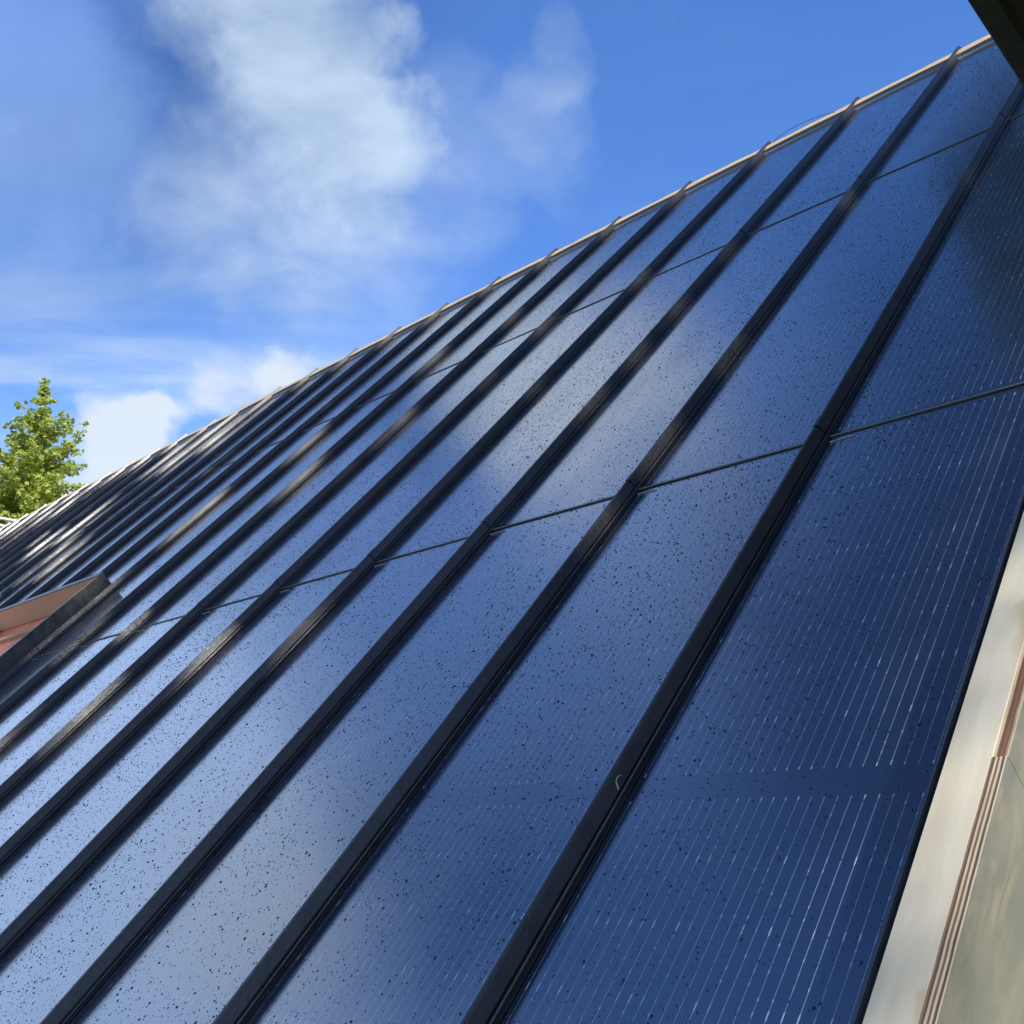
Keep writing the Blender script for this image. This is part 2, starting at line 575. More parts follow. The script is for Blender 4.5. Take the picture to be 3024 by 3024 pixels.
m, t, b = mat('rusty_black_plank')
co = objco(t)
g = t.noise(co, 18, 5, 0.65)
g2 = t.noise(co, 55, 4, 0.6)
c = t.mix(t.step(g, 0.45, 0.7), (0.010, 0.010, 0.009), (0.048, 0.028, 0.014))
c = t.mix(t.step(g2, 0.70, 0.78), c, (0.16, 0.14, 0.11))
t.put(b.inputs['Base Color'], c)
b.inputs['Roughness'].default_value = 0.7
M['plank'] = m

m, t, b = mat('galvanised_tube')
co = objco(t)
g = t.noise(co, 12, 4, 0.6)
t.put(b.inputs['Base Color'], t.mix(g, (0.45, 0.44, 0.42), (0.62, 0.61, 0.58)))
b.inputs['Roughness'].default_value = 0.5
b.inputs['Metallic'].default_value = 0.3
M['tube'] = m

m, t, b = mat('underlay_black')
co = objco(t)
g = t.noise(co, 9, 4, 0.6)
t.put(b.inputs['Base Color'], t.mix(g, (0.006, 0.006, 0.007), (0.012, 0.012, 0.013)))
b.inputs['Roughness'].default_value = 0.8
M['deck'] = m

m, t, b = mat('render_wall')
co = objco(t)
g = t.noise(co, 3, 6, 0.6)
t.put(b.inputs['Base Color'], t.mix(g, (0.20, 0.185, 0.16), (0.26, 0.24, 0.21)))
b.inputs['Roughness'].default_value = 0.85
M['wall'] = m

m, t, b = mat('grass')
co = objco(t)
g = t.noise(co, 0.8, 8, 0.7)
t.put(b.inputs['Base Color'], t.mix(g, (0.035, 0.06, 0.018), (0.09, 0.13, 0.04)))
b.inputs['Roughness'].default_value = 0.9
M['grass'] = m

m, t, b = mat('bark')
co = objco(t)
g = t.noise(t.mapping(co, (6, 6, 1)), 2.0, 6, 0.7)
t.put(b.inputs['Base Color'], t.mix(g, (0.06, 0.045, 0.03), (0.16, 0.13, 0.10)))
b.inputs['Roughness'].default_value = 0.9
M['bark'] = m


def leaf_mat(name, c1, c2, trans=0.5):
    m, t, b = mat(name)
    geo = t.node('ShaderNodeNewGeometry')
    c = t.mix(geo.outputs['Random Per Island'], c1, c2)
    t.put(b.inputs['Base Color'], c)
    b.inputs['Roughness'].default_value = 0.5
    tr = t.node('ShaderNodeBsdfTranslucent')
    hv = t.node('ShaderNodeHueSaturation')
    hv.inputs['Value'].default_value = 1.45
    t.put(hv.inputs['Color'], c)
    t.put(tr.inputs[0], hv.outputs[0])
    mx = t.node('ShaderNodeMixShader')
    mx.inputs[0].default_value = trans
    t.l.new(b.outputs[0], mx.inputs[1])
    t.l.new(tr.outputs[0], mx.inputs[2])
    out = [x for x in t.n if x.type == 'OUTPUT_MATERIAL'][0]
    t.l.new(mx.outputs[0], out.inputs[0])
    return m


M['leaf'] = leaf_mat('maple_leaves', (0.20, 0.26, 0.045), (0.44, 0.47, 0.10), 0.5)
M['leaf_dark'] = leaf_mat('dark_leaves', (0.025, 0.05, 0.012), (0.06, 0.09, 0.02), 0.3)

m, t, b = mat('rain_water')
b.inputs['Base Color'].default_value = (0.008, 0.019, 0.052, 1)
b.inputs['Roughness'].default_value = 0.04
b.inputs['IOR'].default_value = 1.36
M['water'] = m

m, t, b = mat('dropping_white')
co = objco(t)
g = t.noise(co, 200, 3, 0.6)
t.put(b.inputs['Base Color'], t.mix(g, (0.5, 0.5, 0.47), (0.75, 0.75, 0.72)))
b.inputs['Roughness'].default_value = 0.7
M['white'] = m

m, t, b = mat('straw')
co = objco(t)
g = t.noise(co, 300, 3, 0.6)
t.put(b.inputs['Base Color'], t.mix(g, (0.30, 0.25, 0.17), (0.45, 0.4, 0.3)))
b.inputs['Roughness'].default_value = 0.6
M['straw'] = m

# ------------------------------------------------------------------ ground and house
NCOL = 28
U_END = NCOL * W
bm = bmesh.new()
s_ = 1500
vs = [bm.verts.new(p) for p in ((-s_, -s_, -5), (s_, -s_, -5), (s_, s_, -5), (-s_, s_, -5))]
bm.faces.new(vs)
tag(link('ground', mesh_bm(bm, 'ground', False), M['grass']), None, None, None, 'structure')

CU0, CU1, CV0, CV1 = 9.10 * W, 12.0 * W, -2.70 * W, 1.07 * W      # roof window opening
house = empty('house')
tag(house, 'house whose steep roof of black glass panels fills the view', 'house')
bm = bmesh.new()
for (a0, a1, b0, b1) in ((-0.03, CU0 + .004, V_EAVE - 0.05, V_R), (CU1, U_END, V_EAVE - 0.05, V_R), (CU0 + .004, CU1, CV1 + .004, V_R), (CU0 + .004, CU1, V_EAVE - 0.05, CV0)):
    ubox(bm, a0, a1, b0, b1, -0.22, -0.030)
me = mesh_bm(bm, 'roof_deck')
d = link('roof_deck', me, M['deck'], house)
d.matrix_local = roof_mat(0, 0)
# back slope of the roof and the walls below
rp = RP(0, V_R + 0.12)
bm = bmesh.new()
ry, rz = rp.y, rp.z
pts = [(ry - 0.02, rz - 0.15), (ry - 0.02 - 3.4, rz - 0.15 - 3.4 * math.tan(TH)), (ry - 3.42, rz - 0.35 - 3.4 * math.tan(TH)), (ry - 0.02, rz - 0.40)]
for x in (-0.06, U_END):
    bm.faces.new([bm.verts.new((x, p[0], p[1])) for p in pts])
bm.verts.ensure_lookup_table()
for i in range(4):
    bm.faces.new((bm.verts[i], bm.verts[(i + 1) % 4], bm.verts[4 + (i + 1) % 4], bm.verts[4 + i]))
link('back_slope', mesh_bm(bm, 'back_slope'), M['deck'], house)
ev = RP(0, V_EAVE - 0.05, -0.22)
bm = bmesh.new()
box(bm, -0.05, U_END - 0.05, ry - 3.1, ev.y - 0.35, -5.0, ev.z - 0.02)
link('wall', mesh_bm(bm, 'wall'), M['wall'], house)
for gx in (-0.045, U_END - 0.17):
    bm = bmesh.new()
    tri = [(ev.y - 0.352, ev.z - 0.022), (ry - 0.03, rz - 0.42), (ry - 3.0, rz - 0.42 - 2.97 * math.tan(TH)), (ry - 3.0, ev.z - 0.022)]
    if tri[2][1] < ev.z:
        tri = tri[:2] + [(ry - 0.03 - (rz - 0.42 - ev.z + 0.022) / math.tan(TH), ev.z - 0.022)]
    a_ = [bm.verts.new((gx, y, z)) for y, z in tri]
    b_ = [bm.verts.new((gx + 0.12, y, z)) for y, z in tri]
    bm.faces.new(a_)
    bm.faces.new(b_)
    for q in range(len(tri)):
        bm.faces.new((a_[q], a_[(q + 1) % len(tri)], b_[(q + 1) % len(tri)], b_[q]))
    link('gable', mesh_bm(bm, 'gable'), M['wall'], house)

# ------------------------------------------------------------------ solar panels
ORD = ['first', 'second', 'third', 'fourth', 'fifth', 'sixth', 'seventh', 'eighth', 'ninth', 'tenth', 'eleventh', 'twelfth', 'thirteenth', 'fourteenth', 'fifteenth', 'sixteenth',
       'seventeenth', 'eighteenth', 'nineteenth', 'twentieth', 'twenty first', 'twenty second', 'twenty third', 'twenty fourth', 'twenty fifth', 'twenty sixth', 'twenty seventh', 'twenty eighth']


def bow(u):
    """sag of the folded top edge close to the seam on its far side"""
    s = W - u
    return 0.020 * (1 - math.exp(-s / 0.05)) + 0.012 * math.sin(math.pi * min(max(u / W, 0), 1)) - 0.020


def make_glass(L, material, top=False):
    bm = bmesh.new()
    ubox(bm, 0.004, W - 0.004, 0.004, L - 0.001, -0.007, 0.0)
    return mesh_bm(bm, 'glass'), material


def make_upstand():
    bm = bmesh.new()
    N_ = 16
    rows = []
    for i in range(N_ + 1):
        u = 0.002 + (W - 0.004) * i / N_
        b_ = bow(u)
        rows.append([bm.verts.new((-u, b_ - 0.016, 0.0005)), bm.verts.new((-u, b_ - 0.004, 0.006)), bm.verts.new((-u, b_, 0.0172)), bm.verts.new((-u, b_ + 0.003, 0.0172)), bm.verts.new((-u, b_ + 0.003, -0.02))])
    for a, c in zip(rows, rows[1:]):
        for j in range(4):
            bm.faces.new((a[j], a[j + 1], c[j + 1], c[j]))
    return mesh_bm(bm, 'upstand')


def make_trim():
    bm = bmesh.new()
    extr = [(-0.0022, 0.0006), (-0.0022, 0.0030), (-0.0010, 0.0038), (0.0020, 0.0032), (0.0020, 0.0006)]
    rings = []
    for u in (0.006, 0.16, 0.33, W - 0.006):
        rings.append([bm.verts.new((-u, y, z)) for y, z in extr])
    for a, c in zip(rings, rings[1:]):
        for j in range(5):
            bm.faces.new((a[j], a[(j + 1) % 5], c[(j + 1) % 5], c[j]))
    bm.faces.new(rings[0])
    bm.faces.new(rings[-1])
    return mesh_bm(bm, 'joint_trim')


def make_glint():  # thin pale strip imitating the glint on the glass below a joint
    bm = bmesh.new()
    box(bm, -(W - 0.022), -(W - 0.075), -0.0225, -0.0205, 0.0003, 0.0022)
    bevel(bm, 0.0006, 1)
    return mesh_bm(bm, 'clip')


ME_GL = make_glass(V_A - V_B, M['glass_long'])[0]
ME_GT = make_glass(V_R - V_A, M['glass_top'])[0]
ME_TR, ME_UP, ME_GLINT = make_trim(), make_upstand(), make_glint()
GROUP = 'solar panels of the roof'


def panel(c, row):
    v0 = {'bottom': V_EAVE, 'middle': V_B, 'top': V_A}[row]
    L = V_R - V_A if row == 'top' else V_A - V_B
    me = ME_GT if row == 'top' else ME_GL
    if row == 'middle' and 9 <= c <= 11:
        v0 = CV1 + 0.015
        bm = bmesh.new()
        ubox(bm, (0.004 if c > 9 else 0.004), W - 0.004, 0.004, V_A - v0 - 0.001, -0.007, 0.0)
        me = mesh_bm(bm, 'glass')
    if row == 'bottom' and 9 <= c <= 11:
        L = CV0 - 0.02 - V_EAVE
        bm = bmesh.new()
        ubox(bm, 0.004, W - 0.004, 0.004, L, -0.007, 0.0)
        me = mesh_bm(bm, 'glass')
    p = empty('solar_panel', roof_mat(c * W, v0))
    # every pane sits a hair out of true, so its reflection is offset from its neighbour's
    mid_ = Matrix.Translation((-W / 2, L / 2, 0))
    p.matrix_world = p.matrix_world @ mid_ @ Matrix.Rotation(R(random.uniform(-.10, .10)), 4, 'Y') @ Matrix.Rotation(R(random.uniform(-.03, .03)), 4, 'X') @ mid_.inverted()
    col = ORD[c] + ' column from the pale timber verge'
    extra = {'bottom': 'lowest row', 'middle': 'middle row', 'top': 'row under the ridge'}[row]
    if row == 'middle' and 9 <= c <= 11:
        lab = 'short solar panel above the roof window curb, ' + col
    else:
        lab = ('short solar panel below the roof window curb, ' if (row == 'bottom' and 9 <= c <= 11) else 'wet solar panel, ' + extra + ', ') + col
    tag(p, lab, 'solar panel', GROUP)
    link('glass', me, M['glass_top'] if row == 'top' else M['glass_long'], p)
    if row != 'bottom' and not (row == 'middle' and 9 <= c <= 11):
        link('joint_trim', ME_TR, M['trim'], p)
        if row == 'middle':
            link('clip', ME_GLINT, M['clip'], p)  # painted highlight strip, no real fixing
    if row == 'top':
        o = link('upstand', ME_UP, M['upstand'], p)
        o.location = (0, L, 0)
    return p


for c in range(0, NCOL):
    panel(c, 'bottom')
for c in range(0, NCOL):
    panel(c, 'middle')
for c in range(0, NCOL):
    panel(c, 'top')

# ------------------------------------------------------------------ standing seams
H = 0.0300
CAP = [(-0.0058, 0.0085), (-0.0074, 0.0092), (-0.0076, 0.0106), (-0.0012, H - 0.0016), (-0.0006, H - 0.0004), (0.0006, H), (0.0060, H), (0.0074, H - 0.0008), (0.0085, 0.0262), (0.0125, 0.0085)]
CAPB = [(u + (-0.0011 if u < 0.003 else 0.0011), n + (0.0011 if n > 0.015 else 0.0)) for u, n in CAP]
BASE = [(-0.0185, 0.0012), (-0.0185, 0.0028), (-0.0100, 0.0036), (-0.0085, 0.0062), (-0.0050, 0.0066), (-0.0045, 0.0120), (0.0090, 0.0120), (0.0100, 0.0050), (0.0165, 0.0028), (0.0165, 0.0012)]


def sweep(prof, v0, v1, name, amp=0.0004):
    bm = bmesh.new()
    ph = random.random() * 6

    def wob(y, u, n):
        return amp * math.sin(y * 5.1 + ph) * (n / H)
    extrude_profile(bm, prof, v0, v1, True, max(2, int((v1 - v0) / 0.12)), wob)
    return mesh_bm(bm, name)


def cap_mesh(v0, v1, lip):
    """one length of cap; its lower end is opened out a little to lap over the next"""
    bm = bmesh.new()
    ph = random.random() * 6
    ys = [v0, v0 + 0.030, v0 + 0.034] + list(np.linspace(v0 + 0.15, v1, max(2, int((v1 - v0) / 0.15))))
    rings = []
    for i, y in enumerate(ys):
        pr = CAPB if (lip and i < 2) else CAP
        o_ = 0.0005 * math.sin(y * 4.3 + ph)
        rings.append([bm.verts.new((-(u + o_ * n / H), y, n)) for u, n in pr])
    k = len(CAP)
    for a, c in zip(rings, rings[1:]):
        for j in range(k):
            bm.faces.new((a[j], a[(j + 1) % k], c[(j + 1) % k], c[j]))
    bm.faces.new(rings[0])
    bm.faces.new(rings[-1])
    return mesh_bm(bm, 'seam_cap')


SEAM_END = V_R + 0.110
ME_C = [cap_mesh(V_EAVE, V_B + 0.002, False), cap_mesh(V_B + 0.004, V_A + 0.002, True), cap_mesh(V_A + 0.004, SEAM_END, True)]
ME_CS = [cap_mesh(CV1 + 0.03, V_A + 0.002, False)]
ME_B = sweep(BASE, V_EAVE, V_R - 0.004, 'seam_base')
ME_BS = sweep(BASE, CV1 + 0.02, V_R - 0.004, 'seam_base')
for k in range(1, NCOL + 1):
    s = empty('standing_seam', roof_mat(k * W, 0))
    tag(s, 'black metal standing seam rib, ' + ORD[k - 1] + ' from the pale timber verge', 'roof seam', 'standing seams running up the roof')
    short = k in (10, 11)
    for i in range(3):
        if short and i == 0:
            continue
        link('seam_cap', ME_CS[0] if (short and i == 1) else ME_C[i], M['steel'], s)
    link('seam_base', ME_BS if short else ME_B, M['steel'], s)

# edge bead along the verge
bm = bmesh.new()
prof = [(-0.004, -0.02), (0.006, 0.002)] + [(0.013 + 0.0085 * math.cos(a), 0.006 + 0.0085 * math.sin(a)) for a in np.linspace(R(170), R(-10), 9)] + [(0.0225, 0.0010), (0.0225, -0.006)]
extrude_profile(bm, prof, V_EAVE, V_R, True, 20)
tag(link('edge_trim', mesh_bm(bm, 'edge_trim'), M['steel'], None, roof_mat(0, 0)), 'rounded black edge bead between the rightmost panels and the pale timber', 'roof trim')

# ------------------------------------------------------------------ ridge board
bm = bmesh.new()
rows = []
N_ = 14
for c in range(0, NCOL):
    for i in range(N_ + (1 if c == NCOL - 1 else 0)):
        u = c * W + W * i / N_
        b_ = bow(W * i / N_) + 0.005
        h_ = 0.0325 + 0.0012 * math.sin(u * 9.0) + 0.0008 * math.sin(u * 31)
        rows.append([bm.verts.new((-u, b_ + V_R, -0.03)), bm.verts.new((-u, b_ + V_R, 0.0180)), bm.verts.new((-u, b_ + V_R + 0.052, 0.0210 + h_ - 0.0325)), bm.verts.new((-u, V_R + 0.085, 0.018 + h_ - 0.0325)), bm.verts.new((-u, V_R + 0.085, -0.03))])
for a, c in zip(rows, rows[1:]):
    for j in range(5):
        bm.faces.new((a[j], a[(j + 1) % 5], c[(j + 1) % 5], c[j]))
bm.faces.new(rows[0])
bm.faces.new(rows[-1])
tag(link('ridge_board', mesh_bm(bm, 'ridge_board'), M['ridge'], None, roof_mat(0, 0)), 'long honey coloured board showing along the ridge behind the panels', 'ridge board')

# ------------------------------------------------------------------ timber verge and plywood
TN = 0.074
bm = bmesh.new()
ubox(bm, -0.0800, -0.0328, -2.3, 3.30, -0.10, TN)
bevel(bm, 0.0022, 3)
tag(link('timber_batten', mesh_bm(bm, 'timber_batten'), M['cream'], None, roof_mat(0, 0)), 'pale cream planed timber batten running up the roof verge', 'timber')
JV = -0.9857


def ply(v0, v1, drop, edge_m, label, nm):
    o_ = roof_mat(-0.0955, 0)
    bm = bmesh.new()
    nseg = int((v1 - v0) / 0.02)
    rows = []
    for i in range(nseg + 1):
        y = v0 + (v1 - v0) * i / nseg
        j = random.uniform(-0.0006, 0.0006)
        rows.append([bm.verts.new((0, y, -0.70)), bm.verts.new((j * 0.6, y, TN - drop + j)), bm.verts.new((-0.0150, y, TN - drop + j * 0.5)), bm.verts.new((-0.0150, y, -0.70))])
    for a, c in zip(rows, rows[1:]):
        for q in range(4):
            f = bm.faces.new((a[q], a[(q + 1) % 4], c[(q + 1) % 4], c[q]))
            f.material_index = 1 if q == 1 else 0
    f = bm.faces.new(rows[0]); f.material_index = 1
    f = bm.faces.new(rows[-1]); f.material_index = 1
    tag(link('plywood_sheet', mesh_bm(bm, nm), [M['plyface'], edge_m], None, o_), label, 'plywood', 'plywood sheets on the verge')


ply(-2.3, JV - 0.0008, 0.0005, M['plyedge'], 'lower plywood sheet with cream and dark brown striped edge beside the pale timber', 'plywood_lower')
ply(JV + 0.0008, 1.45, 0.0030, M['plyedge2'], 'upper plywood sheet with one broad reddish brown band in its edge', 'plywood_upper')

# ------------------------------------------------------------------ roof window curb
curb = empty('skylight_curb', roof_mat(CU0, CV1))
tag(curb, 'unfinished roof window curb with black flashing and open salmon lined inside', 'roof window')
CN = 0.185 * W
cl = CV0 - CV1
cw = CU1 - CU0
bm = bmesh.new()
ubox(bm, 0.0, 0.0035, cl, 0.0, -0.03, CN)
link('flashing', mesh_bm(bm, 'flashing'), M['curb'], curb)
bm = bmesh.new()
ubox(bm, 0.0037, 0.022, cl, -0.0015, -0.15, CN - 0.0015)
link('side_board', mesh_bm(bm, 'side_board'), M['cream'], curb)
bm = bmesh.new()
ubox(bm, 0.0224, cw, -0.022, -0.0035, -0.022, CN - 0.003)
link('head_board', mesh_bm(bm, 'head_board'), M['taupe'], curb)
bm = bmesh.new()
ubox(bm, 0.0037, cw, -0.0235, 0.010, CN - 0.0012, CN + 0.0018)
link('head_flashing', mesh_bm(bm, 'head_flashing'), M['steel'], curb)
bm = bmesh.new()
ubox(bm, cw - 0.02, cw, cl, -0.024, -0.15, CN - 0.004)
link('side_board', mesh_bm(bm, 'side_board'), M['taupe'], curb)
bm = bmesh.new()
ubox(bm, 0.0224, cw - 0.0204, cl, cl + 0.022, -0.15, CN - 0.004)
link('sill_board', mesh_bm(bm, 'sill_board'), M['taupe'], curb)
bm = bmesh.new()
# sagging membrane inside the opening
nu, nv = 14, 16
gr = [[bm.verts.new((-(0.023 + (cw - 0.045) * i / nu), -0.004 + (cl + 0.01) * j / nv, -0.0235 - 0.030 * min(1, j / 3) - 0.012 * math.sin(math.pi * i / nu * 2.0 + j) ** 2 * min(1, j / 2))) for j in range(nv + 1)] for i in range(nu + 1)]
for i in range(nu):
    for j in range(nv):
        bm.faces.new((gr[i][j], gr[i + 1][j], gr[i + 1][j + 1], gr[i][j + 1]))
link('membrane', mesh_bm(bm, 'membrane', False), M['membrane'], curb, None, True)
bm = bmesh.new()
ubox(bm, 0.50, cw - 0.022, -0.150, -0.118, -0.050, -0.020)
bevel(bm, 0.002, 1)
link('batten', mesh_bm(bm, 'batten'), M['batten'], curb)
bm = bmesh.new()
ubox(bm, 0.0225, 0.42, -0.150, -0.118, -0.050, -0.020)
bevel(bm, 0.002, 1)
link('batten', mesh_bm(bm, 'batten'), M['batten'], curb)

# ------------------------------------------------------------------ small things on the roof
bm = bmesh.new()
tube(bm, [(-u * W, v * W, 0.03 + h) for u, v, h in ((3.86, 6.98, 0.0), (3.82, 6.99, 0.010), (3.70, 7.0, 0.018), (3.55, 7.0, 0.0215), (3.40, 7.0, 0.017), (3.25, 7.0, 0.006), (3.18, 7.0, -0.002))], 0.0016, 6)
tag(link('loose_wire', mesh_bm(bm, 'loose_wire'), M['trim'], None, roof_mat(0, 0)), 'thin loose wire arching above the ridge board', 'wire')
bm = bmesh.new()
for (u, v, a, b_) in ((3.642, 3.125, 0.0028, 0.016), (3.638, 3.060, 0.0022, 0.008), (3.648, 3.19, 0.0018, 0.007)):
    n_ = 14
    top = bm.verts.new((-u * W, v * W, 0.0012))
    ring = [bm.verts.new((-u * W + a * math.cos(2 * math.pi * i / n_) * random.uniform(.7, 1.2), v * W + b_ * math.sin(2 * math.pi * i / n_) * random.uniform(.8, 1.1), 0.0002)) for i in range(n_)]
    for i in range(n_):
        bm.faces.new((top, ring[i], ring[(i + 1) % n_]))
tag(link('bird_dropping', mesh_bm(bm, 'bird_dropping'), M['white'], None, roof_mat(0, 0)), 'small white bird dropping streak on a middle row panel', 'bird dropping')
bm = bmesh.new()
c0 = Vector((-0.994 * W, -1.985 * W, 0.0255))
tube(bm, [c0 + Vector(p) for p in ((0.010, 0.010, 0.000), (0.008, 0.004, 0.002), (0.0085, -0.003, 0.0), (0.0115, -0.010, -0.008))], [0.0004, 0.0006, 0.0008, 0.0011], 6)
tag(link('straw', mesh_bm(bm, 'straw'), M['straw'], None, roof_mat(0, 0)), 'tiny curled bit of straw stuck on the first seam', 'straw')

# ------------------------------------------------------------------ scaffold
hh = 1.2
A0 = CAM + Vector((0.415, -1.201, 1)) * hh
A1 = CAM + Vector((0.432, -1.411, 1)) * hh
dy = (A1 - A0).normalized()
dx = Vector((-dy.y, dy.x, 0))
if dx.x > 0:
    dx = -dx
bm = bmesh.new()
prof = [(0.0, 0.040), (0.0, 0.003), (0.003, 0.0), (0.031, 0.0), (0.034, 0.003), (0.036, 0.034), (0.194, 0.034), (0.196, 0.003), (0.199, 0.0), (0.227, 0.0), (0.230, 0.003), (0.230, 0.040)]
ra, rb = [], []
for s0, rr in ((-1.6, ra), (0.62, rb)):
    for q, z in prof:
        rr.append(bm.verts.new(A0 + dy * s0 + dx * q + Vector((0, 0, z))))
for i in range(len(prof)):
    j = (i + 1) % len(prof)
    bm.faces.new((ra[i], ra[j], rb[j], rb[i]))
bm.faces.new(ra)
bm.faces.new(rb)
tag(link('scaffold_plank', mesh_bm(bm, 'scaffold_plank'), M['plank']), 'dark rust stained scaffold plank overhead at the top right corner', 'scaffold plank')
for i, (z0, z1, lab) in enumerate(((4.09, 4.105, 'upper pale scaffold tube crossing in front of the tree'), (3.975, 3.985, 'lower pale scaffold tube crossing in front of the tree'))):
    bm = bmesh.new()
    tube(bm, [(17, 3.0, z0 - 0.24), (17, -4.12, z0), (17, -7.5, z0 + 0.10)], 0.0242, 12)
    tag(link('scaffold_tube', mesh_bm(bm, 'scaffold_tube'), M['tube'], None, None, True), lab, 'scaffold tube', 'scaffold tubes beyond the roof')


# ------------------------------------------------------------------ trees
LEAF = np.array([(0, 0), (0.30, 0.10), (0.52, 0.30), (0.34, 0.42), (0.50, 0.72), (0.20, 0.66), (0.0, 1.0), (-0.20, 0.66), (-0.50, 0.72), (-0.34, 0.42), (-0.52, 0.30), (-0.30, 0.10)])
OVAL = np.array([(0, 0), (0.24, 0.25), (0.28, 0.55), (0.0, 1.0), (-0.28, 0.55), (-0.24, 0.25)])


def leaves(points, size, shape, droop=0.35, up=0.5):
    """one mesh of many small leaves: a lobed polygon each, folded along its midrib"""
    n = len(points)
    k = len(shape)
    sz = size * rng.uniform(0.65, 1.25, n)
    ang = rng.uniform(0, 2 * np.pi, n)
    nz = rng.normal(0, 1, (n, 3))
    nz[:, 2] = np.abs(nz[:, 2]) + up
    nz /= np.linalg.norm(nz, axis=1)[:, None]
    a = np.stack([np.cos(ang), np.sin(ang), -droop * rng.uniform(0, 2, n)], 1)
    a -= nz * np.sum(a * nz, 1)[:, None]
    a /= np.linalg.norm(a, axis=1)[:, None]
    b = np.cross(nz, a)
    P_ = points[:, None, :] + (shape[None, :, 1, None] * a[:, None, :] + shape[None, :, 0, None] * b[:, None, :] + (np.abs(shape[None, :, 0, None]) * 0.35) * nz[:, None, :]) * sz[:, None, None]
    me = bpy.data.meshes.new('crown')
    me.vertices.add(n * k)
    me.vertices.foreach_set('co', P_.astype(np.float32).ravel())
    me.loops.add(n * k)
    me.loops.foreach_set('vertex_index', np.arange(n * k, dtype=np.int32))
    me.polygons.add(n)
    me.polygons.foreach_set('loop_start', np.arange(0, n * k, k, dtype=np.int32))
    me.polygons.foreach_set('loop_total', np.full(n, k, dtype=np.int32))
    me.update()
    me.validate()
    return me


def cluster(c, r, n):
    p = rng.normal(0, 1, (n, 3))
    p /= np.linalg.norm(p, axis=1)[:, None]
    p *= rng.uniform(0.35, 1.0, n)[:, None] ** 0.6
    return p * np.array(r) + np.array(c)


# --- the green tree beyond the far end of the ridge
tx, ty = 27.55, -8.42
tree = empty('maple_tree', Matrix.Translation((tx, ty, -5)))
tag(tree, 'bright green leafy tree with pointed top beyond the far end of the roof', 'tree')
limbs = bmesh.new()
tube(limbs, [(0, 0, 0), (0.05, 0.02, 4), (-0.03, 0.0, 9), (0.02, 0.03, 13), (0.0, 0.0, 14.6), (0.04, 0.06, 15.7)], [0.22, 0.18, 0.13, 0.06, 0.03, 0.008], 8)
pts = []


def prof_r(h):           # crown radius against height above its foot
    d = 15.95 - h
    return min(3.0, 0.10 + 0.52 * d ** 0.97)


h = 15.8
k = 0
while h > 8.5:
    rr = prof_r(h)
    nb = max(2, int(3 + rr * 4.5))
    for i in range(nb):
        a = k * 2.4 + random.uniform(-0.4, 0.4)
        k += 1
        ln = rr * random.uniform(0.50, 1.08)
        tip = Vector((math.cos(a) * ln, math.sin(a) * ln, h - 0.05 + random.uniform(-0.12, 0.22) * min(1, rr)))
        root = Vector((0, 0, tip.z - 0.35 * ln - 0.1))
        mid = (tip + root) / 2 + Vector((0, 0, 0.05))
        tube(limbs, [root, mid, tip], [0.012 + 0.008 * rr, 0.010, 0.004], 5, False)
        for s in np.linspace(0.25 if rr > 0.5 else 0.6, 1.0, max(1, int(ln / 0.22))):
            c = root.lerp(tip, float(s)) + Vector((random.uniform(-.05, .05), random.uniform(-.05, .05), 0.03))
            cr_ = 0.07 + 0.13 * min(1, rr) * random.uniform(0.6, 1.1)
            pts.append(cluster(c, (cr_, cr_, cr_ * 0.55), int(5 + 190 * cr_ ** 1.3)))
    h -= 0.13 + 0.10 * min(1, rr)
# small leader at the top and a side shoot on the right
for (p0, p1) in (((0.0, 0.02, 15.6), (0.05, 0.03, 15.97)), ((-0.35, -0.75, 14.0), (-0.42, -0.98, 14.85)), ((-0.3, -0.5, 13.6), (-0.35, -0.80, 14.5)), ((0.1, 0.3, 14.2), (0.15, 0.52, 14.75))):
    p0, p1 = Vector(p0), Vector(p1)
    tube(limbs, [p0, (p0 + p1) / 2, p1], [0.014, 0.010, 0.005], 5, False)
    for s in (0.45, 0.75, 1.0):
        pts.append(cluster(p0.lerp(p1, s), (0.11, 0.11, 0.07), 12))
pts = np.concatenate(pts)
link('crown', leaves(pts, 0.105, LEAF), M['leaf'], tree)
link('trunk', mesh_bm(limbs, 'trunk', True), M['bark'], tree, None, True)


def broad_tree(name, base, top_pts, label, trunk_r, clusters, n_per, leaf, cull=None):
    """broad tree: trunk with limbs to every leaf cluster"""
    t_ = empty(name, Matrix.Translation(base))
    tag(t_, label, 'tree')
    base = Vector(base)
    bm = bmesh.new()
    path = [Vector(p) - base for p in top_pts]
    tube(bm, [Vector((0, 0, 0))] + path, [trunk_r * (1 - 0.75 * i / len(path)) for i in range(len(path) + 1)], 10)
    pp = []
    for c, r in clusters:
        c = Vector(c) - base
        src = min(path, key=lambda q: (q - c).length + max(0, q.z - c.z) * 2)
        mid = src.lerp(c, 0.5) + Vector((0, 0, 0.15 * (c - src).length))
        if cull is None or random.random() < 0.3:
            tube(bm, [src, mid, c], [0.03, 0.018, 0.006], 5, False)
        pp.append(cluster(c, (r, r, r * 0.75), int(n_per * r * r)))
    pp = np.concatenate(pp)
    if cull is not None:
        pp = pp[cull(pp + np.array(base))]
    link('crown', leaves(pp, leaf, OVAL), M['leaf_dark'], t_)
    link('trunk', mesh_bm(bm, 'trunk'), M['bark'], t_, None, True)


